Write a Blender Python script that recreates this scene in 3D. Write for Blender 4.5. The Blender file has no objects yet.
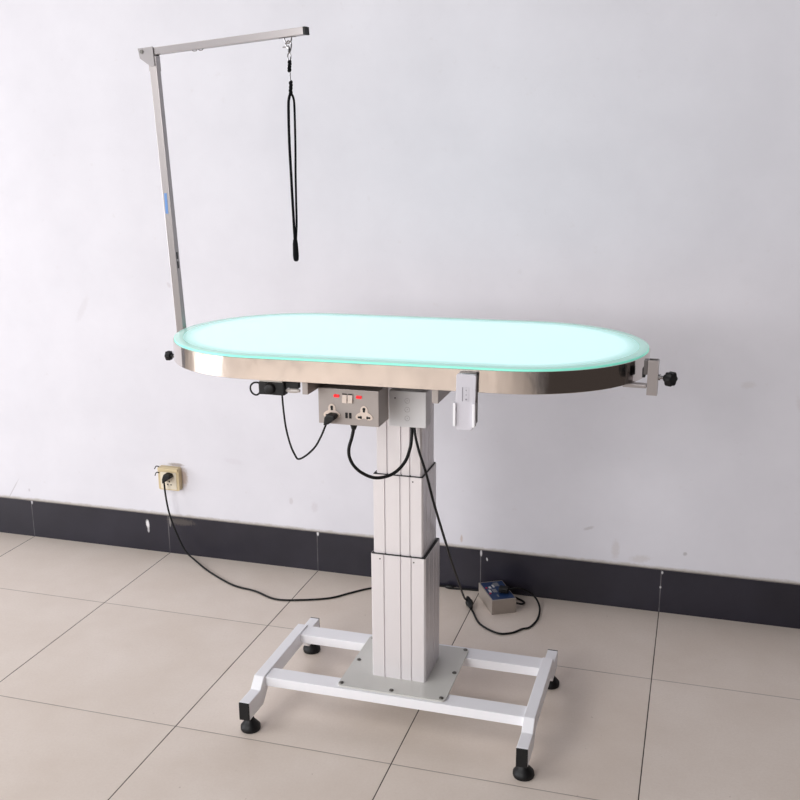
import bpy, bmesh, math, random
from mathutils import Vector, Matrix
random.seed(4)
S = bpy.context.scene
C = S.collection
PI = math.pi

# ------------------------------------------------------------ camera
cam_d = bpy.data.cameras.new('camera')
cam = bpy.data.objects.new('camera', cam_d); C.objects.link(cam)
yaw, pitch, roll = 0.29208, -0.24951, -0.00552
fw = Vector((-math.sin(yaw)*math.cos(pitch), math.cos(yaw)*math.cos(pitch), math.sin(pitch)))
rt = Vector((math.cos(yaw), math.sin(yaw), 0)); up = rt.cross(fw)
r2 = math.cos(roll)*rt + math.sin(roll)*up
u2 = -math.sin(roll)*rt + math.cos(roll)*up
M4 = Matrix((r2, u2, -fw)).transposed().to_4x4(); M4.translation = Vector((2.45893, -3.14294, 1.49642))
cam.matrix_world = M4
cam_d.sensor_width = 36; cam_d.lens = 36*1002.68/800; cam_d.clip_start = .05
S.camera = cam

# ------------------------------------------------------------ world, lights, exposure
W = bpy.data.worlds.new('world'); S.world = W; W.use_nodes = True
nt = W.node_tree; bg = nt.nodes['Background']
tc = nt.nodes.new('ShaderNodeTexCoord'); sp = nt.nodes.new('ShaderNodeSeparateXYZ')
mr = nt.nodes.new('ShaderNodeMapRange'); mr.inputs[1].default_value = -.6; mr.inputs[2].default_value = .6
cr = nt.nodes.new('ShaderNodeValToRGB')
cr.color_ramp.elements[0].color = (.30, .29, .31, 1); cr.color_ramp.elements[1].color = (.075, .062, .057, 1)
e = cr.color_ramp.elements.new(.5); e.color = (.45, .44, .45, 1)
nt.links.new(tc.outputs['Generated'], sp.inputs[0]); nt.links.new(sp.outputs[0], mr.inputs[0])
nt.links.new(mr.outputs[0], cr.inputs[0]); nt.links.new(cr.outputs[0], bg.inputs[0])
bg.inputs[1].default_value = .85

def area(name, loc, target, sx, sy, power, col):
    d = bpy.data.lights.new(name, 'AREA'); d.shape = 'RECTANGLE'; d.size = sx; d.size_y = sy
    d.energy = power; d.color = col
    o = bpy.data.objects.new(name, d); C.objects.link(o); o.location = loc
    o.rotation_euler = (Vector(target)-Vector(loc)).to_track_quat('-Z', 'Y').to_euler()
    return o
area('daylight_side', (-3.6, -3.3, 1.0), (1.5, -2.3, .4), 3.9, 1.8, 152, (.95, .97, 1.0))
area('daylight_front', (.15, -6.1, 2.25), (1.0, -1.2, .5), 2.9, 2.4, 150, (1.0, .985, .98))
area('overhead_fill', (-.9, -3.2, 3.1), (-.7, -2.7, 0), 2.0, 2.0, 46, (1.0, .985, .97))  # added fill from overhead, brightens the floor and upward faces against the wall
S.view_settings.view_transform = 'Standard'; S.view_settings.look = 'None'
S.view_settings.gamma = 1; S.view_settings.use_curve_mapping = False
S.view_settings.exposure = 0.05

# ------------------------------------------------------------ materials
def s2l(c): return tuple(((v/255+.055)/1.055)**2.4 if v/255 > .04045 else v/255/12.92 for v in c)+(1,)
def mat(name, rgb, rough=.5, metal=0, emit=None, es=0, bump=0, bscale=200, spec=.5, vary=0, vscale=8, coat=0):
    m = bpy.data.materials.new(name); m.use_nodes = True
    n = m.node_tree; b = n.nodes['Principled BSDF']
    b.inputs['Base Color'].default_value = s2l(rgb); b.inputs['Roughness'].default_value = rough
    b.inputs['Metallic'].default_value = metal; b.inputs['Specular IOR Level'].default_value = spec
    b.inputs['Coat Weight'].default_value = coat
    if emit: b.inputs['Emission Color'].default_value = s2l(emit); b.inputs['Emission Strength'].default_value = es
    co = n.nodes.new('ShaderNodeTexCoord')
    if bump:
        t = n.nodes.new('ShaderNodeTexNoise'); t.inputs['Scale'].default_value = bscale
        bp = n.nodes.new('ShaderNodeBump'); bp.inputs['Strength'].default_value = bump; bp.inputs['Distance'].default_value = .01
        n.links.new(co.outputs['Object'], t.inputs['Vector']); n.links.new(t.outputs[0], bp.inputs['Height'])
        n.links.new(bp.outputs[0], b.inputs['Normal'])
    if vary:
        t = n.nodes.new('ShaderNodeTexNoise'); t.inputs['Scale'].default_value = vscale; t.inputs['Detail'].default_value = 5
        x = n.nodes.new('ShaderNodeMix'); x.data_type = 'RGBA'
        c = s2l(rgb); x.inputs[6].default_value = tuple(v*(1-vary) for v in c[:3])+(1,); x.inputs[7].default_value = tuple(min(1, v*(1+vary)) for v in c[:3])+(1,)
        n.links.new(co.outputs['Object'], t.inputs['Vector']); n.links.new(t.outputs[0], x.inputs[0]); n.links.new(x.outputs[2], b.inputs['Base Color'])
    return m

class NB:
    """small node-building helper for the surface materials"""
    def __init__(s, name):
        s.m = bpy.data.materials.new(name); s.m.use_nodes = True; s.n = s.m.node_tree
        s.b = s.n.nodes['Principled BSDF']
        s.co = s.n.nodes.new('ShaderNodeTexCoord').outputs['Object']
        x = s.n.nodes.new('ShaderNodeSeparateXYZ'); s.n.links.new(s.co, x.inputs[0])
        s.x, s.y, s.z = x.outputs
    def put(s, sock, v):
        if isinstance(v, (int, float)): sock.default_value = v
        elif isinstance(v, tuple): sock.default_value = v
        else: s.n.links.new(v, sock)
    def ma(s, op, a, b=0, c=0):
        k = s.n.nodes.new('ShaderNodeMath'); k.operation = op
        for i, v in enumerate((a, b, c)): s.put(k.inputs[i], v)
        return k.outputs[0]
    def noise(s, scale, detail=4, rough=.55, vec=None):
        k = s.n.nodes.new('ShaderNodeTexNoise'); s.n.links.new(vec or s.co, k.inputs['Vector'])
        k.inputs['Scale'].default_value = scale; k.inputs['Detail'].default_value = detail; k.inputs['Roughness'].default_value = rough
        return k.outputs[0]
    def rng(s, v, a, b, c=0., d=1.):
        k = s.n.nodes.new('ShaderNodeMapRange'); s.put(k.inputs[0], v)
        for i, q in enumerate((a, b, c, d)): k.inputs[i+1].default_value = q
        return k.outputs[0]
    def mix(s, f, a, b):
        k = s.n.nodes.new('ShaderNodeMix'); k.data_type = 'RGBA'
        s.put(k.inputs[0], f); s.put(k.inputs[6], a); s.put(k.inputs[7], b); return k.outputs[2]
    def spot(s, cx, cz, rx, rz, ang=0, rag=.5, soft=.35, nscale=120):
        """a ragged worn mark of its own shape on an x-z surface: 1 inside, 0 outside"""
        dx = s.ma('SUBTRACT', s.x, cx); dz = s.ma('SUBTRACT', s.z, cz)
        ca, sa = math.cos(ang), math.sin(ang)
        u = s.ma('ADD', s.ma('MULTIPLY', dx, ca/rx), s.ma('MULTIPLY', dz, sa/rx))
        v = s.ma('ADD', s.ma('MULTIPLY', dx, -sa/rz), s.ma('MULTIPLY', dz, ca/rz))
        d = s.ma('SQRT', s.ma('ADD', s.ma('MULTIPLY', u, u), s.ma('MULTIPLY', v, v)))
        d = s.ma('ADD', d, s.ma('MULTIPLY', s.ma('SUBTRACT', s.noise(nscale, 3), .5), 2*rag))
        return s.rng(d, 1+soft, 1-soft)

T = .6; AOFF = .4455
def floor_mat():
    k = NB('floor_tiles')
    fx = k.ma('ABSOLUTE', k.ma('SUBTRACT', k.ma('FRACT', k.ma('ADD', k.ma('DIVIDE', k.x, T), 100.5)), .5))
    fy = k.ma('ABSOLUTE', k.ma('SUBTRACT', k.ma('FRACT', k.ma('ADD', k.ma('DIVIDE', k.ma('ADD', k.y, AOFF), T), 100.5)), .5))
    wob = k.ma('MULTIPLY', k.ma('SUBTRACT', k.noise(9, 3), .5), .0012)
    gx = k.rng(k.ma('ADD', fx, wob), .0016, .0030, 1, 0); gy = k.rng(k.ma('ADD', fy, wob), .0012, .0032, .62, 0)
    chip = k.rng(k.noise(5, 2), .60, .72, 0, .35)
    gy = k.ma('MINIMUM', 1, k.ma('MULTIPLY', gy, k.ma('ADD', 1, chip)))
    # each tile has its own slight tone
    cx = k.ma('FLOOR', k.ma('DIVIDE', k.x, T)); cy = k.ma('FLOOR', k.ma('DIVIDE', k.ma('ADD', k.y, AOFF), T))
    wn = k.n.nodes.new('ShaderNodeTexWhiteNoise'); wn.noise_dimensions = '2D'
    cb = k.n.nodes.new('ShaderNodeCombineXYZ'); k.put(cb.inputs[0], cx); k.put(cb.inputs[1], cy); k.n.links.new(cb.outputs[0], wn.inputs['Vector'])
    tone = k.ma('ADD', k.ma('MULTIPLY', wn.outputs['Value'], .15), k.ma('MULTIPLY', k.noise(4.5, 6, .6), .85))
    fine = k.noise(140, 3, .7)
    base = k.mix(k.rng(tone, .3, .7), s2l((218, 205, 193)), s2l((229, 218, 208)))
    base = k.mix(k.rng(fine, .35, .75, 0, .25), base, s2l((204, 187, 175)))
    dirt = k.rng(k.noise(60, 2), .74, .78, 0, .35)
    base = k.mix(dirt, base, s2l((150, 132, 120)))
    g = k.ma('MAXIMUM', gx, gy)
    k.put(k.b.inputs['Base Color'], k.mix(g, base, s2l((62, 52, 48))))
    k.put(k.b.inputs['Roughness'], k.ma('ADD', .36, k.ma('MULTIPLY', g, .5)))
    k.b.inputs['Specular IOR Level'].default_value = .35
    bp = k.n.nodes.new('ShaderNodeBump'); bp.inputs['Strength'].default_value = .5; bp.inputs['Distance'].default_value = .002
    k.put(bp.inputs['Height'], k.ma('SUBTRACT', 1, g)); k.put(k.b.inputs['Normal'], bp.outputs[0])
    return k.m
def wall_mat():
    k = NB('painted_plaster')
    base = k.mix(k.rng(k.noise(3, 5, .6), .35, .7), s2l((217, 216, 223)), s2l((224, 223, 230)))
    base = k.mix(k.rng(k.noise(38, 4, .6), .66, .74, 0, .10), base, s2l((190, 182, 178)))
    marks = [(.672, .305, .016, .032, 0, (172, 150, 135), .75, .5), (.645, .352, .030, .006, 0, (140, 125, 115), .7, .5),
             (.88, .385, .035, .010, -.1, (208, 204, 212), .6, .4), (-.085, .185, .05, .0022, .98, (165, 160, 165), .9, .15),
             (-.010, .19, .004, .006, 0, (170, 165, 170), .9, .2), (2.16, .265, .016, .005, .4, (176, 170, 172), .8, .5),
             (1.19, .24, .012, .018, 0, (205, 200, 206), .8, .5), (2.25, .20, .012, .03, 0, (190, 180, 176), .55, .6),
             (1.73, .18, .004, .012, 0, (176, 140, 110), .8, .4), (2.78, .72, .012, .03, .5, (196, 190, 192), .6, .6),
             (2.62, .78, .02, .01, .2, (196, 190, 190), .6, .6), (2.33, .176, .03, .012, .2, (186, 178, 172), .6, .6),
             (.80, .76, .006, .004, 0, (175, 170, 174), .9, .3), (.66, 1.02, .006, .010, .5, (196, 191, 196), .9, .3),
             (2.06, .73, .006, .004, 0, (175, 170, 174), .9, .3), (.30, .92, .012, .05, -.5, (208, 205, 211), .7, .6),
             (1.1, .255, .007, .012, 0, (196, 190, 194), .9, .4), (2.47, .21, .006, .006, 0, (150, 145, 145), .9, .3)]
    for cx, cz, rx, rz, a, col, f, rag in marks:
        base = k.mix(k.ma('MULTIPLY', k.spot(cx, cz, rx, rz, a, rag), f*(1 if abs(cx-.66) < .03 and cz < .4 else .55)), base, s2l(col))
    # grimy edge where the plaster meets the skirting top
    grime = k.ma('ADD', k.ma('SUBTRACT', k.z, .150), k.ma('MULTIPLY', k.ma('SUBTRACT', k.noise(30, 4, .7), .5), .016))
    base = k.mix(k.rng(grime, .010, .001, 0, .8), base, s2l((178, 170, 160)))
    k.put(k.b.inputs['Base Color'], base); k.b.inputs['Roughness'].default_value = .62; k.b.inputs['Specular IOR Level'].default_value = .25
    bp = k.n.nodes.new('ShaderNodeBump'); bp.inputs['Strength'].default_value = .12; bp.inputs['Distance'].default_value = .004
    k.put(bp.inputs['Height'], k.noise(26, 5, .6)); k.put(k.b.inputs['Normal'], bp.outputs[0])
    return k.m
def skirt_mat():
    k = NB('dark_skirting_tile')
    base = k.mix(k.rng(k.noise(5, 5, .6), .35, .7), s2l((31, 29, 39)), s2l((40, 38, 49)))
    fx = k.ma('ABSOLUTE', k.ma('SUBTRACT', k.ma('FRACT', k.ma('ADD', k.ma('DIVIDE', k.x, T), 100.5)), .5))
    seam = k.rng(fx, .0010, .0034, .42, 0)
    seam = k.ma('MULTIPLY', seam, k.rng(k.noise(18, 3), .3, .65, .35, 1.2))
    base = k.mix(k.ma('MINIMUM', seam, 1), base, s2l((150, 146, 148)))
    marks = [(.512, .107, .0065, .016, .1, (226, 224, 226), 1, .45), (.514, .085, .004, .012, 0, (200, 198, 200), .8, .5),
             (.655, .130, .05, .012, 0, (92, 86, 82), .7, .9), (.608, .128, .004, .02, 0, (150, 146, 144), .7, .5),
             (1.822, .118, .0025, .006, .2, (215, 212, 215), 1, .3), (1.801, .139, .0035, .011, 0, (205, 202, 206), .9, .3),
             (2.403, .140, .003, .005, 0, (200, 198, 200), .9, .3), (2.400, .088, .003, .004, 0, (190, 188, 190), .9, .3),
             (1.203, .144, .004, .008, 0, (220, 218, 220), .9, .3), (.003, .144, .004, .008, 0, (200, 198, 204), .8, .3)]
    for cx, cz, rx, rz, a, col, f, rag in marks:
        base = k.mix(k.ma('MULTIPLY', k.spot(cx, cz, rx, rz, a, rag, .3, 160), f), base, s2l(col))
    k.put(k.b.inputs['Base Color'], base); k.b.inputs['Roughness'].default_value = .33; k.b.inputs['Specular IOR Level'].default_value = .45
    return k.m
def steel_mat():
    k = NB('polished_steel')
    k.b.inputs['Metallic'].default_value = 1; k.put(k.b.inputs['Base Color'], s2l((214, 206, 200)))
    k.put(k.b.inputs['Roughness'], k.rng(k.noise(30, 3), .3, .7, .07, .14))
    mp = k.n.nodes.new('ShaderNodeMapping'); k.n.links.new(k.co, mp.inputs[0]); mp.inputs['Scale'].default_value = (1, 1, .35)
    bp = k.n.nodes.new('ShaderNodeBump'); bp.inputs['Strength'].default_value = .5; bp.inputs['Distance'].default_value = .004
    k.put(bp.inputs['Height'], k.noise(16, 3, .5, mp.outputs[0])); k.put(k.b.inputs['Normal'], bp.outputs[0])
    return k.m

MF, MW, MS, STEEL = floor_mat(), wall_mat(), skirt_mat(), steel_mat()
DUST = mat('dusty_ledge', (150, 144, 138), .9, vary=.25, vscale=40)
WHITEP = mat('white_powder_coat', (240, 240, 244), .35, bump=.03, bscale=500)
PLATE = mat('grey_painted_plate', (200, 199, 194), .35)
ALU = mat('anodised_aluminium', (226, 222, 224), .36, metal=.4, bump=.02, bscale=300)
BLACKP = mat('black_plastic', (13, 13, 15), .5, spec=.35, bump=.04, bscale=300)
RUBBER = mat('black_rubber_cable', (10, 10, 12), .55, spec=.35)
FABRIC = mat('black_nylon_cord', (10, 9, 14), .9, spec=.2, bump=.4, bscale=900)
TUBE = mat('brushed_steel_tube', (158, 153, 153), .30, metal=.85)
CHROME = mat('chrome', (150, 148, 148), .12, metal=1)
SCREW = mat('dull_screw', (110, 108, 104), .35, metal=.9)
GREYBOX = mat('grey_outlet_steel', (166, 158, 154), .42, metal=.25)
CREAM = mat('cream_plastic', (222, 206, 194), .4)
DARKH = mat('dark_hole', (14, 13, 13), .7)
RED = mat('red_indicator', (235, 20, 32), .35, emit=(240, 20, 34), es=.55)
CTRL = mat('control_box_white', (220, 220, 222), .42)
ENGR = mat('touch_ring_print', (184, 182, 184), .5)
REMW = mat('remote_grey_white', (204, 202, 210), .42)
REMP = mat('remote_panel', (198, 196, 204), .5)
REML = mat('remote_print', (132, 130, 138), .5)
HOLD = mat('clear_holder', (240, 240, 244), .25)
HOLDG = mat('holder_grey', (88, 83, 82), .45)
BEIGE = mat('aged_beige_plastic', (206, 188, 150), .45, vary=.12, vscale=40)
SOCKW = mat('socket_white', (226, 216, 196), .4)
TAPE = mat('white_tape', (214, 208, 200), .6)
CLEARP = mat('translucent_connector', (190, 184, 180), .2, spec=.7)
PSUB = mat('psu_steel', (168, 158, 150), .40, metal=.35)
BLUE = mat('psu_blue_label', (26, 52, 92), .4)
PSUG = mat('psu_print_grey', (120, 122, 128), .5)
PSUW = mat('psu_print_white', (205, 202, 202), .5)
BLUEST = mat('blue_sticker', (98, 140, 200), .4)
UNDER = mat('shaded_tray_underside', (92, 82, 76), .6)  # dark brown paints in the shadow under the tabletop, above the control box
def lit_mat():
    k = NB('lit_frosted_panel')
    ca, sa = math.cos(.0315), math.sin(.0315)
    px, py = k.ma('SUBTRACT', k.x, 1.7597-1.7635), k.ma('SUBTRACT', k.y, -.7763+.78)
    u = k.ma('ADD', k.ma('MULTIPLY', px, ca), k.ma('MULTIPLY', py, sa)); v = k.ma('SUBTRACT', k.ma('MULTIPLY', py, ca), k.ma('MULTIPLY', px, sa))
    dx = k.ma('MAXIMUM', k.ma('SUBTRACT', k.ma('ABSOLUTE', u), .2875), 0)
    d = k.ma('SQRT', k.ma('ADD', k.ma('MULTIPLY', dx, dx), k.ma('MULTIPLY', v, v)))
    f = k.rng(d, .2830, .2500)      # the led strip glow fades towards the rim
    k.put(k.b.inputs['Base Color'], s2l((205, 235, 233))); k.b.inputs['Roughness'].default_value = .3; k.b.inputs['Specular IOR Level'].default_value = .3
    k.put(k.b.inputs['Emission Color'], k.mix(f, s2l((150, 232, 216)), s2l((203, 250, 252)))); k.put(k.b.inputs['Emission Strength'], k.rng(f, 0, 1, .34, .58))
    return k.m
LIT = lit_mat()
BORD = mat('mint_glass_border', (188, 226, 217), .12, emit=(160, 238, 222), es=.25)
EDGE = mat('mint_glass_edge', (140, 224, 204), .15, emit=(140, 242, 218), es=.40)

# ------------------------------------------------------------ builders (all points are world points)
def bm_(): return bmesh.new()
def link(name, bm, m, parent=None, smooth=False, mats=None, bevel=0, origin=None):
    bmesh.ops.recalc_face_normals(bm, faces=bm.faces[:])
    if bevel:
        es = [e for e in bm.edges if len(e.link_faces) == 2 and e.calc_face_angle(0) > .6]
        bmesh.ops.bevel(bm, geom=es, offset=bevel, segments=2, affect='EDGES', profile=.6)
    root = parent
    while root is not None and root.parent is not None: root = root.parent
    off = Vector(root.location) if root else Vector(origin or (0, 0, 0))
    bmesh.ops.translate(bm, verts=bm.verts[:], vec=-off)
    me = bpy.data.meshes.new(name); bm.to_mesh(me); bm.free()
    for q in (mats or [m]): me.materials.append(q)
    if smooth:
        for f in me.polygons: f.use_smooth = True
        try: me.set_sharp_from_angle(angle=.7)
        except Exception: pass
    o = bpy.data.objects.new(name, me); C.objects.link(o)
    if parent: o.parent = parent
    elif origin: o.location = origin
    return o
def thing(name, loc, label, cat, group=None):
    o = bpy.data.objects.new(name, None); C.objects.link(o); o.location = loc; o.empty_display_size = .05
    return tag(o, label, cat, group)
def tag(o, label, cat, group=None):
    o['label'] = label; o['category'] = cat
    if group: o['group'] = group
    return o
def box(bm, x0, x1, y0, y1, z0, z1, mi=0):
    g = bmesh.ops.create_cube(bm, size=1)['verts']
    for v in g: v.co = Vector(((x0+x1)/2+v.co.x*(x1-x0), (y0+y1)/2+v.co.y*(y1-y0), (z0+z1)/2+v.co.z*(z1-z0)))
    if mi:
        for f in {f for v in g for f in v.link_faces}: f.material_index = mi
    return g
def prism(bm, pts, vec, mi=0):
    """planar polygon swept along vec"""
    vec = Vector(vec); a = [bm.verts.new(Vector(p)) for p in pts]; b = [bm.verts.new(Vector(p)+vec) for p in pts]
    fs = [bm.faces.new(a), bm.faces.new(b[::-1])]
    for i in range(len(pts)): fs.append(bm.faces.new((a[i], b[i], b[(i+1) % len(pts)], a[(i+1) % len(pts)])))
    for f in fs: f.material_index = mi
def rrect(cx, cy, hx, hy, r, n=5):
    out = []
    for k, (sx, sy) in enumerate(((1, 1), (-1, 1), (-1, -1), (1, -1))):
        for i in range(n+1):
            t = PI/2*(k+i/n); out.append((cx+sx*(hx-r)+r*math.cos(t), cy+sy*(hy-r)+r*math.sin(t)))
    return out
def cyl(bm, p, q, r0, r1=None, n=20):
    p, q = Vector(p), Vector(q); r1 = r0 if r1 is None else r1
    lathe(bm, p, q-p, [(0, 0), (0, r0), (1, r1), (1, 0)], n)
def lathe(bm, p, axis, prof, n=24):
    """prof: (fraction along axis, radius)"""
    p, axis = Vector(p), Vector(axis); d = axis.normalized()
    a = d.cross(Vector((0, 0, 1))); a = Vector((1, 0, 0)) if a.length < 1e-4 else a.normalized(); b = d.cross(a)
    prev = None
    for t, r in prof:
        c = p+axis*t
        ring = [bm.verts.new(c)] if r < 1e-7 else [bm.verts.new(c+a*r*math.cos(2*PI*i/n)+b*r*math.sin(2*PI*i/n)) for i in range(n)]
        if prev:
            if len(prev) == 1 and len(ring) > 1:
                for i in range(n): bm.faces.new((prev[0], ring[i], ring[(i+1) % n]))
            elif len(ring) == 1 and len(prev) > 1:
                for i in range(n): bm.faces.new((prev[i], prev[(i+1) % n], ring[0]))
            elif len(ring) > 1:
                for i in range(n): bm.faces.new((prev[i], prev[(i+1) % n], ring[(i+1) % n], ring[i]))
        prev = ring
def spline(P, seg=8, closed=False):
    P = [Vector(p) for p in P]; out = []; n = len(P)
    for i in range(n if closed else n-1):
        g = (lambda k: P[k % n]) if closed else (lambda k: P[max(0, min(n-1, k))])
        p0, p1, p2, p3 = g(i-1), g(i), g(i+1), g(i+2)
        for k in range(seg):
            t = k/seg
            out.append(.5*((2*p1)+(p2-p0)*t+(2*p0-5*p1+4*p2-p3)*t*t+(3*p1-p0-3*p2+p3)*t**3))
    if not closed: out.append(P[-1])
    return out
def tube(bm, P, r, n=10, seg=8, closed=False, raw=False):
    P = [Vector(p) for p in P] if raw else spline(P, seg, closed); L = len(P)
    tg = [((P[(i+1) % L]-P[i-1]) if closed else (P[min(i+1, L-1)]-P[max(i-1, 0)])).normalized() for i in range(L)]
    a = tg[0].cross(Vector((0, 0, 1)))
    if a.length < .05: a = tg[0].cross(Vector((1, 0, 0)))
    a.normalize(); rings = []
    for i in range(L):
        a = (a-tg[i]*a.dot(tg[i])).normalized(); b = tg[i].cross(a)
        rr = r(i/(L-1)) if callable(r) else r
        rings.append([bm.verts.new(P[i]+a*rr*math.cos(2*PI*j/n)+b*rr*math.sin(2*PI*j/n)) for j in range(n)])
    for i in range(L if closed else L-1):
        A, B = rings[i], rings[(i+1) % L]
        for j in range(n): bm.faces.new((A[j], A[(j+1) % n], B[(j+1) % n], B[j]))
    if not closed: bm.faces.new(rings[0][::-1]); bm.faces.new(rings[-1])
def bar(bm, p, q, w, h, side=(0, 1, 0)):
    """rectangular bar from p to q; w along side, h along the third axis"""
    p, q = Vector(p), Vector(q); d = (q-p).normalized(); s = Vector(side); s = (s-d*s.dot(d)).normalized(); t = d.cross(s)
    prism(bm, [p+s*w/2*i+t*h/2*j for i, j in ((1, 1), (-1, 1), (-1, -1), (1, -1))], q-p)
def knob_bm(p, axis, r, lobes=6):
    bm = bm_(); p, axis = Vector(p), Vector(axis); d = axis.normalized()
    a = d.cross(Vector((0, 0, 1))).normalized(); b = d.cross(a); n = lobes*6; prev = None
    for t, k in ((0, .45), (.28, .5), (.32, .95), (.42, 1), (.9, 1), (1, .86)):
        ring = []
        for i in range(n):
            ang = 2*PI*i/n; rr = r*k*(1+(.10*math.cos(lobes*ang) if t > .3 else 0))
            ring.append(bm.verts.new(p+axis*t+a*rr*math.cos(ang)+b*rr*math.sin(ang)))
        if prev:
            for i in range(n): bm.faces.new((prev[i], prev[(i+1) % n], ring[(i+1) % n], ring[i]))
        else: bm.faces.new(ring[::-1])
        prev = ring
    bm.faces.new(prev); return bm

# ------------------------------------------------------------ the setting
def struct(name, bm, m, **k):
    o = link(name, bm, m, **k); o['kind'] = 'structure'; return o
b = bm_(); box(b, -6, 3.8, -7.5, .008, -.05, 0); struct('floor', b, MF)
b = bm_(); box(b, -1.5, 3.8, .008, .15, -.05, 3.2); struct('wall_back', b, MW)
b = bm_(); g = box(b, -1.5, 3.8, 0, .008, 0, .1492)
for f in b.faces:
    if f.normal.z > .9 or all(v.co.z > .14 for v in f.verts): f.material_index = 1
struct('baseboard_back', b, MS, mats=[MS, DUST])

# ------------------------------------------------------------ grooming table
TX, TY, YAW = 1.7597, -.7763, .0315
HL, RR = .2875, .3104
tb = thing('grooming_table', (1.7635, -.78, 0), 'oval pet grooming table with lit mint glass top on white steel base', 'grooming table')
# two bent side legs
def side_leg(x, right):
    prof = [(-1.031, .0945), (-.962, .093), (-.935, .12), (-.625, .12), (-.598, .093), (-.53, .094), (-.53, .0445), (-.615, .0445), (-.648, .077), (-.912, .077), (-.945, .0445), (-1.03, .0445)]
    b = bm_(); prism(b, [(x-.0145, y, z) for y, z in prof], (.029, 0, 0))
    leg = link('leg', b, WHITEP, tb, bevel=.002)
    for y0, y1 in ((-1.0345, -1.0307), (-.5303, -.5265)):
        b = bm_(); box(b, x-.0142, x+.0142, y0, y1, .0450, .0940); link('end_cap', b, BLACKP, leg, bevel=.001)
    for y in (-1.0, -.56):
        b = bm_(); lathe(b, (x, y, 0), (0, 0, .05), [(0, 0), (0, .0250), (.08, .0265), (.24, .0262), (.40, .0200), (.56, .0125), (.66, .0105), (.68, .0055), (.95, .0055), (.95, 0)], 28)
        link('levelling_foot', b, BLACKP, leg, smooth=True)
side_leg(1.3970, 0); side_leg(2.1245, 1)
for y0, y1 in ((-.929, -.876), (-.679, -.620)):
    b = bm_(); box(b, 1.4105, 2.1110, y0, y1, .0890, .1152); link('crossbar', b, WHITEP, tb, bevel=.002)
b = bm_(); prism(b, [(x, y, .1153) for x, y in rrect(1.7590, -.7785, .146, .142, .012)], (0, 0, .0047))
plate = link('base_plate', b, PLATE, tb)
for x, y in ((1.621, -.908), (1.759, -.908), (1.893, -.909), (1.8955, -.776), (1.8955, -.645), (1.626, -.78), (1.626, -.650), (1.759, -.650)):
    b = bm_(); lathe(b, (x, y, .12), (0, 0, .004), [(0, 0), (0, .0062), (.6, .0055), (1, .003), (1, 0)], 14); link('screw', b, SCREW, plate, smooth=True)
# telescopic column
CX, CY = 1.7605, -.7725
def groove_profile(hx, hy):
    pts = []
    g, d = .0021, .0040
    def side(p, q, nrm, fr):
        p, q, nrm = Vector(p), Vector(q), Vector(nrm); L = (q-p).length; t = (q-p)/L
        pts.append(p+t*.004)
        for f in fr:
            c = p+t*L*f; pts.extend([c-t*g, c-t*g*.6-nrm*d, c+t*g*.6-nrm*d, c+t*g])
        pts.append(q-t*.004)
    fr = (.245, .55, .745)
    side((-hx, -hy), (hx, -hy), (0, -1), fr); side((hx, -hy), (hx, hy), (1, 0), fr)
    side((hx, hy), (-hx, hy), (0, 1), fr); side((-hx, hy), (-hx, -hy), (-1, 0), fr)
    return pts
def section(hx, hy, z0, z1, dx=0, liner=True, dots=()):
    b = bm_(); pr = [(CX+dx+p.x, CY+p.y) for p in groove_profile(hx, hy)]
    a = [b.verts.new((x, y, z0)) for x, y in pr]; c = [b.verts.new((x, y, z1)) for x, y in pr]
    for i in range(len(pr)): b.faces.new((a[i], a[(i+1) % len(pr)], c[(i+1) % len(pr)], c[i]))
    b.faces.new(a[::-1]); b.faces.new(c)
    o = link('column_section', b, ALU, tb)
    if liner:
        b = bm_(); box(b, CX+dx-hx+.0015, CX+dx+hx-.0015, CY-hy+.0015, CY+hy-.0015, z1+.0001, z1+.0014); link('glide_liner', b, BLACKP, o)
    for fx in dots:
        b = bm_(); cyl(b, (CX+dx-hx+2*hx*fx, CY-hy+.002, z1-.0118), (CX+dx-hx+2*hx*fx, CY-hy-.0006, z1-.0118), .0019, n=10); link('set_screw', b, DARKH, o)
section(.0735, .0745, .12, .4695, dots=(.17, .79))
section(.0665,   .0675, .4710, .6845, dx=-.0015, dots=(.80,))
section(.0600, .0610, .6860, .972, liner=False)
# stadium-shaped top
def stad(off=0, n=48):
    r = RR+off; out = []
    for sgn in (1, -1):
        for i in range(n+1):
            t = -PI/2+PI*i/n; x, y = sgn*(HL+r*math.cos(t)), sgn*r*math.sin(t)
            out.append((TX+x*math.cos(YAW)-y*math.sin(YAW), TY+x*math.sin(YAW)+y*math.cos(YAW)))
    return out
def loft(loops, close=True):
    b = bm_(); rs = [[b.verts.new((x, y, z)) for x, y in stad(off)] for off, z in loops]; n = len(rs[0])
    k = len(rs)
    for i in range(k if close else k-1):
        A, B = rs[i], rs[(i+1) % k]
        for j in range(n): b.faces.new((A[j], A[(j+1) % n], B[(j+1) % n], B[j]))
    if not close: b.faces.new(rs[0][::-1]); b.faces.new(rs[-1])
    return b
link('rim_band', loft([(0, .9765), (0, 1.0252), (-.0008, 1.0258), (-.0024, 1.0258), (-.0024, .9785), (-.030, .9785), (-.030, .9757), (-.0008, .9757)]), STEEL, tb, smooth=True)
link('tray_underside', loft([(-.004, .9795), (-.004, .985)], False), UNDER, tb)
gl = link('glass_top', loft([(-.026, 1.017), (-.026, 1.0304)], False), LIT, tb)
gl['label'] = 'frosted lit centre of the glass top'
b = loft([(-.0030, 1.017), (-.0030, 1.0295), (-.0042, 1.0303), (-.0258, 1.0304), (-.0258, 1.017)])
for f in b.faces:
    if all(v.co.z < 1.0298 or v.co.z > 1.0302 for v in f.verts) and any(abs(v.co.z-1.0295) < 2e-4 for v in f.verts): f.material_index = 1
gb = link('glass_border', b, BORD, tb, smooth=True, mats=[BORD, EDGE])
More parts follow.
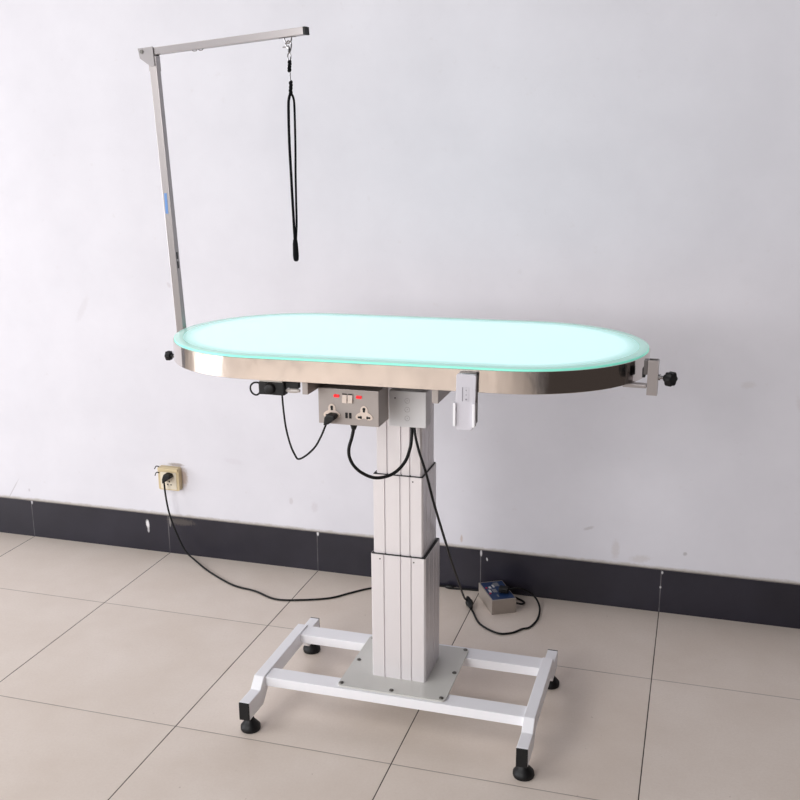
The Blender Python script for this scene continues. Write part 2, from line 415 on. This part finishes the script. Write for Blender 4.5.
gb['label'] = 'clear mint green glass edge'
for x0, x1 in ((1.5985, 1.6125), (1.9068, 1.9215)):
    b = bm_(); box(b, x0, x1, -1.062, -.50, .940, .9790); link('support_beam', b, GREYBOX, tb, bevel=.0012)
b = bm_(); box(b, 1.6126, 1.9067, -.92, -.63, .962, .9790); link('mounting_plate', b, UNDER, tb)
# double mains outlet box under the rim
b = bm_(); box(b, 1.6130, 1.7628, -1.0, -.922, .8567, .9430)
ob = link('outlet_box', b, GREYBOX, tb, bevel=.0015); ob['label'] = 'grey steel outlet box with two red lit switches'
b = bm_(); box(b, 1.625, 1.75, -.945, -.935, .9431, .979); link('hanger_bracket', b, UNDER, ob)
def face_prism(pts, y, depth=.0022): # points in x,z on a front face, pushed towards -y
    b = bm_(); prism(b, [(x, y, z) for x, z in pts], (0, -depth, 0)); return b
for cx, cz in ((1.6590, .9260), (1.7148, .9262)):
    link('indicator_lamp', face_prism(rrect(cx, cz, .0068, .0035, .0022), -1.0), RED, ob)
link('switch_surround', face_prism(rrect(1.6865, .9205, .0145, .0125, .002), -1.0, .0012), GREYBOX, ob)
for cx in (1.6798, 1.6935):
    b = bm_(); prism(b, [(cx-.0055, -1.0012, .911), (cx-.0055, -1.0012, .930), (cx-.0055, -1.0025, .930), (cx-.0055, -1.0052, .911)], (.011, 0, 0)); link('rocker_switch', b, CREAM, ob)
    b = bm_(); box(b, cx-.0055, cx+.0055, -1.0032, -1.0012, .9302, .9325); link('switch_gap', b, DARKH, ob)
def socket(cx, cz):
    pts = []
    for k in range(36):
        t = 2*PI*k/36; r = .0150+.0055*math.cos(3*(t-PI/2)); pts.append((cx+r*math.cos(t)*1.14, cz+r*math.sin(t)*1.0+.0005))
    return face_prism(pts, -1.0, .0014)
for cx in (1.6470, 1.7270):
    link('socket', socket(cx, .8850), CREAM, ob)
    b = bm_()
    for dx, dz, w, h in ((0, .0120, .0055, .0110), (-.0105, -.0062, .0100, .0046), (.0105, -.0062, .0100, .0046)):
        prism(b, [(x, -1.0014, z) for x, z in rrect(cx+dx, .884+dz, w/2, h/2, .0012)], (0, -.0005, 0))
        if dx: prism(b, [(x, -1.0014, z) for x, z in rrect(cx+dx*.72, .884+dz, .0017, .0036, .0008)], (0, -.00055, 0))
        else: prism(b, [(x, -1.0014, z) for x, z in rrect(cx, .884+dz+.0022, .0034, .0022, .001)], (0, -.00055, 0))
    link('socket_slots', b, DARKH, ob)
for cx in (1.6832, 1.6925):
    link('usb_port', face_prism(rrect(cx, .8800, .0030, .0068, .0008), -1.0, .0010), DARKH, ob)
# white touch control box on the column
b = bm_(); box(b, 1.7496, 1.8440, -.880, -.8342, .8268, .9170)
cb = link('control_box', b, CTRL, tb, bevel=.002); cb['label'] = 'white control box with three round touch buttons'
for cz in (.8935, .8712, .8492):
    b = bm_(); tube(b, [(1.7968+.0062*math.cos(t*PI/8), -.8803, cz+.0062*math.sin(t*PI/8)) for t in range(16)], .0005, 6, 2, True); link('touch_button', b, ENGR, cb)
    b = bm_(); cyl(b, (1.7968, -.880, cz), (1.7968, -.8806, cz), .0012, n=8); link('touch_mark', b, ENGR, cb)
b = bm_(); cyl(b, (1.7660, -.8798, .8985), (1.7660, -.8808, .8985), .0020, n=12); link('indicator_hole', b, HOLDG, cb)
# remote holder clipped to the rim
b = bm_(); prism(b, [(x, -1.0885, z) for x, z in rrect(1.9940, .9640, .0212, .0565, .005)], (0, .0062, 0))
rh = link('remote_holder', b, HOLDG, tb); rh['label'] = 'grey holder plate with two white side clips'
for x in (1.9680, 2.0105):
    b = bm_(); prism(b, [(x-.0025, y, .9040) for y in (-1.0885, -1.1062)]+[(x+.0035, y, .9040) for y in (-1.1062, -1.0885)], (0, 0, .052)); link('side_clip', b, HOLD, rh, bevel=.001)

# ------------------------------------------------------------ remote control
re_ = thing('remote_control', (1.991, -1.095, .894), 'slim grey remote control clipped upright at the front of the table rim', 'remote control')
b = bm_()
outl = [(1.9712, 1.0165), (1.9740, 1.0195), (2.0125, 1.0190), (2.0150, 1.0160), (2.0120, .906), (2.0055, .8955), (1.9745, .8945), (1.9690, .904)]
prism(b, [(x, -1.1012, z) for x, z in outl], (0, .0118, 0)); link('body', b, REMW, re_, bevel=.0014)
link('button_panel', face_prism(rrect(1.9925, .9755, .0070, .0155, .0015), -1.1012, .0005), REMP, re_)
b = bm_(); prism(b, [(1.9846, -1.1013, .960), (1.9862, -1.1013, .960), (1.9862, -1.1013, .991), (1.9846, -1.1013, .991)], (0, -.0008, 0)); link('printed_scale', b, REML, re_)
for z, q in ((.9645, .0018), (.9745, .0011), (.9845, .0011)):
    b = bm_(); cyl(b, (1.9935, -1.1016, z), (1.9935, -1.1026, z), q, n=10); link('button', b, REML, re_)

# ------------------------------------------------------------ light dimmer with its cord
dm = thing('light_dimmer', (1.513, -1.045, .931), 'black inline dimmer with round knob under the left of the rim', 'dimmer')
b = bm_(); box(b, 1.4875, 1.5520, -1.0595, -1.0350, .9325, .9630); link('housing', b, BLACKP, dm, bevel=.003)
b = bm_(); box(b, 1.4895, 1.5470, -1.0560, -1.0380, .9632, .9754); link('adhesive_tape', b, TAPE, dm)
b = bm_(); lathe(b, (1.5165, -1.0595, .9480), (0, -.007, 0), [(0, 0), (0, .0145), (.3, .0140), (.8, .012), (1, .010), (1, 0)], 28); link('dial', b, BLACKP, dm, smooth=True)
b = bm_(); tube(b, [(1.4850, -1.047, .9555), (1.4800, -1.047, .9575), (1.4700, -1.047, .9560), (1.4625, -1.047, .9490), (1.4615, -1.047, .9390), (1.4665, -1.047, .9305), (1.4760, -1.047, .9270), (1.4835, -1.047, .9320), (1.4850, -1.047, .9360)], .0022, 8); link('cord_loop', b, RUBBER, dm, smooth=True)
b = bm_(); box(b, 1.5522, 1.5860, -1.052, -1.040, .9500, .9640); link('driver_block', b, BLACKP, dm, bevel=.002)
b = bm_(); lathe(b, (1.5522, -1.046, .9430), (.034, 0, .001), [(0, 0), (0, .004), (.3, .0058), (.7, .0058), (1, .0035), (1, 0)], 14); link('clear_connector', b, CLEARP, dm, smooth=True)
b = bm_(); tube(b, [(1.5400, -1.045, .9345), (1.5404, -1.045, .9331), (1.5427, -1.045, .8946), (1.5475, -1.045, .8511), (1.5566, -1.043, .8095), (1.566, -1.04, .7846), (1.5746, -1.04, .7754), (1.5932, -1.038, .7851), (1.6154, -1.035, .807), (1.6301, -1.030, .8343), (1.6375, -1.022, .8560), (1.6410, -1.017, .8650)], .0024, 8); link('cord', b, RUBBER, dm, smooth=True)
b = bm_(); prism(b, [(1.634, -1.0030, .858), (1.6465, -1.0030, .862), (1.6640, -1.0030, .875), (1.662, -1.0030, .885), (1.644, -1.0030, .887), (1.637, -1.0030, .878)], (0, -.026, 0)); link('plug', b, BLACKP, dm, bevel=.004)

# ------------------------------------------------------------ loose cables of the table
sc = thing('supply_cable', (1.74, -.92, .708), 'thick black cable looping from the outlet box to the control box', 'cable')
b = bm_(); tube(b, [(1.6888, -.965, .843), (1.6833, -.965, .8171), (1.6752, -.965, .7889), (1.6742, -.96, .7646), (1.6836, -.955, .741), (1.7029, -.945, .7204), (1.7302, -.935, .7086), (1.7588, -.92, .711), (1.7799, -.905, .7235), (1.796, -.89, .746), (1.8030, -.875, .7756), (1.8035, -.865, .801), (1.8020, -.86, .8265)], .0041, 10); link('cable', b, RUBBER, sc, smooth=True)
b = bm_(); lathe(b, (1.6888, -.965, .8566), (-.0008, 0, -.020), [(0, 0), (0, .0125), (.25, .0120), (.5, .0085), (1, .0055), (1, 0)], 18); link('cable_gland', b, BLACKP, sc, smooth=True)

ac = thing('adapter_cord', (1.80, -.15, 0), 'thin black cord from the control box down to the loop on the floor', 'cable')
b = bm_(); tube(b, [(1.8095, -.862, .8267), (1.8100, -.862, .8180), (1.8130, -.864, .799), (1.8236, -.868, .7624), (1.8409, -.868, .7094), (1.849, -.83, .6262), (1.8440, -.75, .542), (1.8330, -.62, .4181), (1.8219, -.5, .3071), (1.8077, -.37, .2013), (1.7838, -.18, .0550), (1.7816, -.115, .0110), (1.7930, -.140, .0062), (1.814, -.1767, .0042), (1.8542, -.2536, .0036), (1.9186, -.2986, .0036), (1.961, -.2864, .0036), (1.9896, -.2503, .0036), (2.0117, -.2297, .0036), (2.026, -.165, .0036), (2.019, -.085, .008), (1.990, -.045, .028), (1.950, -.0750, .0600), (1.9160, -.1000, .0620)], .0033, 10, 8); link('cord', b, RUBBER, ac, smooth=True)
b = bm_(); lathe(b, (1.7790, -.105, .0190), (.026, -.058, -.010), [(0, 0), (0, .005), (.15, .0080), (.35, .0092), (.42, .0125), (.60, .0125), (.66, .0095), (.85, .0080), (1, .005), (1, 0)], 16); link('inline_connector', b, BLACKP, ac, smooth=True)
b = bm_(); box(b, 1.8850, 1.9180, -.116, -.090, .0530, .0720); link('plug', b, BLACKP, ac, bevel=.005)

# ------------------------------------------------------------ power supply box on the floor
ps = thing('power_supply_box', (1.878, -.092, 0), 'small steel power supply box with blue labelled top on the floor by the skirting', 'power supply')
A_, B_, C_, D_ = Vector((1.8040, -.047, 0)), Vector((1.8765, -.174, 0)), Vector((1.9493, -.1325, 0)), Vector((1.8768, -.0055, 0))
b = bm_(); prism(b, [A_, B_, C_, D_], (0, 0, .0500)); link('casing', b, PSUB, ps, bevel=.0015)
ex, ey = (C_-B_), (A_-B_)
def pl(u, v, z=.0500): return B_+ex*u+ey*v+Vector((0, 0, z))
def plq(u0, u1, v0, v1, z, h): 
    b = bm_(); prism(b, [pl(u0, v0, z), pl(u1, v0, z), pl(u1, v1, z), pl(u0, v1, z)], (0, 0, h)); return b
link('blue_label', plq(.05, .96, .04, .96, .0500, .0006), BLUE, ps)
for q, m in (((.30, .47, .40, .58), PSUG), ((.42, .50, .66, .80), PSUW), ((.52, .72, .70, .90), PSUG), ((.24, .34, .62, .72), PSUW), ((.15, .24, .42, .56), PSUW), ((.62, .66, .52, .60), PSUG), ((.34, .40, .16, .28), PSUG)):
    link('printed_mark', plq(*q, .0506, .0003), m, ps)
for u, v in ((.14, .66), (.14, .36)):
    b = bm_(); c = pl(u, v, .0506); cyl(b, c, c+Vector((0, 0, .002)), .0032, n=12); link('red_led', b, mat('red_led', (200, 40, 62), .4) if v > .5 else bpy.data.materials['red_led'], ps)

# ------------------------------------------------------------ wall outlet and the mains cord
wo = thing('wall_outlet', (.623, .008, .302), 'aged beige surface socket on the white wall above the dark skirting', 'outlet')
b = bm_(); prism(b, [(x, .0080, z) for x, z in rrect(.6230, .3020, .0430, .0440, .007)], (0, -.0240, 0)); 
link('casing', b, BEIGE, wo, bevel=.002)
b = bm_(); prism(b, [(.584, -.0160, .3300), (.664, -.0160, .3315), (.664, -.0160, .344), (.582, -.0160, .3440)], (0, -.0070, 0)); link('cover_lip', b, BEIGE, wo, bevel=.0025)
b = bm_(); prism(b, [(x, -.0160, z) for x, z in rrect(.6230, .2955, .0325, .0325, .003)], (0, -.0015, 0)); link('socket_face', b, SOCKW, wo)
b = bm_()
for dx, dz, w, h in ((.003, -.003, .004, .007), (-.004, -.015, .006, .004), (.010, -.015, .006, .004)):
    prism(b, [(x, -.0175, z) for x, z in rrect(.6230+dx, .2955+dz, w/2, h/2, .001)], (0, -.0005, 0))
link('socket_slots', b, DARKH, wo)
for z, s_ in ((.3470, .010), (.3230, .013)):
    b = bm_(); tube(b, [(.586, -.015, z), (.578, -.019, z+.002), (.5735, -.021, z-.003), (.571, -.022, z-.003-s_*.6)], .0020, 6); link('bent_nail', b, BLACKP, wo)

pc = thing('mains_cord', (1.15, -.2, 0), 'black mains cord from the wall socket trailing over the floor tiles', 'cable')
b = bm_(); tube(b, [(.6200, -.043, .2970), (.6210, -.045, .2880), (.6246, -.046, .2417), (.6339, -.045, .1782), (.6556, -.045, .1114), (.690, -.047, .0400), (.7400, -.060, .0085), (.8317, -.127, .0036), (.9604, -.2046, .0036), (1.0552, -.228, .0036), (1.1471, -.2669, .0036), (1.2317, -.2506, .0036), (1.324, -.2081, .0036), (1.3764, -.1524, .0036), (1.4366, -.0935, .0036), (1.54, -.040, .0036), (1.6599, -.0110, .0036), (1.6961, -.0200, .0036), (1.7655, -.0120, .0036), (1.84, -.0090, .0036), (1.905, -.020, .0040), (1.960, -.055, .0045), (1.962, -.090, .012), (1.9420, -.1010, .018), (1.9335, -.1060, .0200)], .0034, 10); link('cord', b, RUBBER, pc, smooth=True)
b = bm_(); prism(b, [(.6120, -.0180, .2915), (.6250, -.0180, .3010), (.6460, -.0180, .3140), (.6420, -.0180, .3280), (.6200, -.0180, .3290), (.6130, -.0180, .3110)], (0, -.030, 0)); link('plug', b, BLACKP, pc, bevel=.004)
b = bm_(); lathe(b, (1.682, -.0170, .0080), (.028, -.002, 0), [(0, 0), (0, .004), (.3, .0078), (.7, .0078), (1, .004), (1, 0)], 14); link('cord_clip', b, BLACKP, pc, smooth=True)

# ------------------------------------------------------------ grooming arm, clamped at the left end
ga = thing('noose_hanger', (1.137, -.78, .945), 'square steel grooming arm post with long top bar at the left end', 'grooming arm')
pb, pt = Vector((1.1440, -.78, .940)), Vector((1.1090, -.78, 1.700))
b = bm_(); bar(b, pb, pt, .020, .020); post = link('post', b, TUBE, ga, bevel=.0012)
dr = (pt-pb).normalized()
def onpost(z): return pb+dr*((z-pb.z)/dr.z)
b = bm_(); c = onpost(1.352); bar(b, c+Vector((-.0010, -.0101, -.026)), c+Vector((-.0022, -.0101, .026)), .0008, .0080); st = link('blue_sticker', b, BLUEST, post, bevel=.0003); st['label'] = 'faded blue oval sticker'
for z in (1.2175, 1.1935):
    b = bm_(); c = onpost(z)+Vector((.0100, -.002, 0)); bar(b, c-dr*.009, c+dr*.009, .0065, .0012); link('slot', b, DARKH, post)
hd = math.radians(-6); ad = Vector((math.cos(hd), math.sin(hd), 0)); tilt = math.radians(3.95)
ad = (ad*math.cos(tilt)+Vector((0, 0, math.sin(tilt)))).normalized()
a0 = Vector((1.1120, -.7805, 1.7255)); L_ = .4255
side = Vector((-ad.y, ad.x, 0)).normalized(); upv = ad.cross(side); upv = upv if upv.z > 0 else -upv
b = bm_(); bar(b, a0-ad*.012, a0+ad*L_, .020, .0175, side); am = link('top_bar', b, TUBE, ga, bevel=.0012)
b = bm_(); bar(b, a0+ad*(L_+.0001), a0+ad*(L_+.007),   .0205, .0180, side); link('end_cap', b, BLACKP, am, bevel=.001)
# folding hinge: two cheek plates
for s_ in (-1, 1):
    o_ = side*(.0112*s_)
    loc = [a0+ad*u+upv*v+o_ for u, v in ((-.041, .0105), (.004, .0105), (.004, -.0360), (-.008, -.0360), (-.038, -.0135))]
    b = bm_(); prism(b, loc, side*.0016*s_); link('hinge_cheek', b, TUBE, ga)
b = bm_(); c = a0-ad*.030+upv*.0015; cyl(b, c-side*.0150, c+side*.0150, .0048, n=16); link('hinge_bolt', b, SCREW, ga, smooth=True)
b = bm_(); c = onpost(1.690); bar(b, c-dr*.012, c+dr*.024, .0215, .0215); link('hinge_collar', b, TUBE, ga)
for d_ in (.118, .136):
    b = bm_(); c = a0+ad*d_-upv*.0088; tube(b, [c-ad*.006, c-ad*.004-upv*.0028, c+ad*.004-upv*.0028, c+ad*.006], .0010, 6); link('cord_hook', b, CHROME, am)
HK = a0+ad*.3795-upv*.0088
b = bm_(); bar(b, HK-ad*.022-upv*.0006, HK+ad*.020-upv*.0006, .010, .0012, side); link('hanger_strip', b, CHROME, am)
b = bm_(); tube(b, [HK-ad*.010-upv*.001, HK-ad*.007-upv*.010, HK-upv*.0135, HK+ad*.007-upv*.010, HK+ad*.010-upv*.001], .0016, 8); link('hanger_ring', b, CHROME, am, smooth=True)
# clamp socket (hidden behind the rim) and its knob
def clamp(th, cx, cy, ang, zc, z0, z1, knobr, knobz):
    d = Vector((math.cos(ang), math.sin(ang), 0)); s = Vector((-d.y, d.x, 0)); c = Vector((cx, cy, 0))
    b = bm_(); w, t = .0115, .0020
    for i, (p, q) in enumerate(((d, s), (-d, s))):
        k = c+p*(w-t/2); prism(b, [k+q*w+p*t/2+Vector((0, 0, z0)), k-q*w+p*t/2+Vector((0, 0, z0)), k-q*w-p*t/2+Vector((0, 0, z0)), k+q*w-p*t/2+Vector((0, 0, z0))], (0, 0, z1-z0))
        k = c+q*(w-t/2)*(1 if i else -1); r = w-t
        prism(b, [k+d*r+s*t/2+Vector((0, 0, z0)), k-d*r+s*t/2+Vector((0, 0, z0)), k-d*r-s*t/2+Vector((0, 0, z0)), k+d*r-s*t/2+Vector((0, 0, z0))], (0, 0, z1-z0))
    link('socket_tube', b, TUBE, th)
    return d, s, c
d, s, c = clamp(ga, 1.1400, -.7797, PI+YAW*0+.02, 0, .9350, 1.0100, .012, .95)
b = bm_(); k = c+d*.0125; cyl(b, k+Vector((0, 0, .9475)), k+d*.016+Vector((0, 0, .9475)), .0035, n=12); link('clamp_screw', b, CHROME, ga, smooth=True)
link('clamp_knob', knob_bm(k+d*.017+Vector((0, 0, .9475)), d*.020, .0125), BLACKP, ga, smooth=True)
b = bm_(); k = c-d*.0128; bar(b, k+Vector((0, 0, .9700)), k-d*.050+Vector((0, 0, .9700)), .028, .0100, s); link('clamp_jaw', b, TUBE, ga)

# ------------------------------------------------------------ spare clamp at the right end
ang = math.radians(-20.0)
cxr, cyr = 2.0471+.3455*math.cos(ang), -.7672+.3455*math.sin(ang)
sc2 = thing('arm_clamp', (cxr, cyr, .95), 'empty steel arm clamp with black knob on the right end of the rim', 'clamp')
d, s, c = clamp(sc2, cxr, cyr, math.radians(-2), 0, .9490, 1.0290, 0, 0)
b = bm_(); k = c-d*.0118; bar(b, k+Vector((0, 0, 1.0120)), k-d*.0085+Vector((0, 0, 1.0120)), .022, .033, s); link('front_jaw', b, HOLDG, sc2, bevel=.001)
b = bm_(); k = c-d*.0165; bar(b, k+Vector((0, 0, .9990)), k-d*.0070+Vector((0, 0, .9990)), .018, .022, s); link('rubber_pad', b, BLACKP, sc2, bevel=.002)
b = bm_(); k = c-d*.0128; bar(b, k+Vector((0, 0, .9680)), k-d*.052+Vector((0, 0, .9680)), .022, .0080, s); link('lower_jaw', b, TUBE, sc2, bevel=.001)
b = bm_(); k = c+d*.0115+Vector((0, 0, .9895)); lathe(b, k, d*.018, [(0, 0), (0, .0070), (.28, .0070), (.29, .0038), (1, .0038), (1, 0)], 16); link('clamp_screw', b, CHROME, sc2, smooth=True)
link('clamp_knob', knob_bm(k+d*.014, Vector((.020, -.013, -.001)), .0158), BLACKP, sc2, smooth=True)

# ------------------------------------------------------------ noose hanging from the arm
NY = HK.y
no = thing('grooming_noose', (HK.x, NY, 1.72), 'black cord grooming noose hanging straight down from the steel arm', 'noose')
hx = HK.x
hx0 = 1.4914
b = bm_(); tube(b, [(hx0-.004, NY, 1.7190), (hx0-.008, NY, 1.7280), (hx0-.002, NY, 1.7345), (hx0+.006, NY, 1.7290), (hx0+.004, NY, 1.7150), (hx0, NY, 1.7080)], .0017, 8); tube(b, [(hx0, NY, 1.7080), (hx0-.001, NY, 1.7200), (hx0-.004, NY, 1.7225)], .0030, 8); tube(b, [(hx0-.004, NY, 1.7215), (hx0-.016, NY, 1.7210)], .0014, 6); link('snap_hook', b, CHROME, no, smooth=True)
b = bm_(); tube(b, [(hx0+.004*math.cos(t*PI/4), NY, 1.6990+.009*math.sin(t*PI/4)) for t in range(8)], .0013, 6, 4, True); link('swivel_ring', b, CHROME, no, smooth=True)
def knot(z0, z1, x):
    b = bm_(); n = 5
    tube(b, [(x+.0012*math.sin(i*2.1), NY, z0+(z1-z0)*i/12) for i in range(13)], lambda t: .0036+.0013*math.sin(t*PI*n)**2, 8, 4); return b
link('cord_knot', knot(1.6905, 1.6660, hx0-.0002), FABRIC, no, smooth=True)
b = bm_(); cyl(b, (hx0+.0004, NY, 1.6665), (hx0+.0012, NY, 1.6440), .0015, n=8); link('steel_link', b, CHROME, no, smooth=True)
link('cord_knot', knot(1.6445, 1.6130, hx0+.0012), FABRIC, no, smooth=True)
b = bm_()
tube(b, [(1.4924, NY, 1.617), (1.4879, NY, 1.607), (1.4854, NY, 1.588), (1.4845, NY, 1.5315), (1.4849, NY, 1.485), (1.4865, NY, 1.4262), (1.4889, NY-.002, 1.3668), (1.4911, NY-.003, 1.3067), (1.4913, NY, 1.2629), (1.4929, NY, 1.2170)], .0036, 8)
tube(b, [(1.4924, NY, 1.617), (1.4984, NY, 1.606), (1.5005, NY, 1.588), (1.5005, NY, 1.5314), (1.4999, NY, 1.4849), (1.4983, NY, 1.4263), (1.4969, NY+.002, 1.3669), (1.4957, NY+.003, 1.3067), (1.4939, NY, 1.2629), (1.4929, NY, 1.2170)], .0029, 8)
link('noose_loop', b, FABRIC, no, smooth=True)
b = bm_(); lathe(b, (1.4919, NY, 1.2700), (.001, 0, -.054), [(0, 0), (0, .0050), (.2, .0066), (.75, .0074), (.95, .0062), (1, .003), (1, 0)], 12); link('slider_lock', b, FABRIC, no, smooth=True)
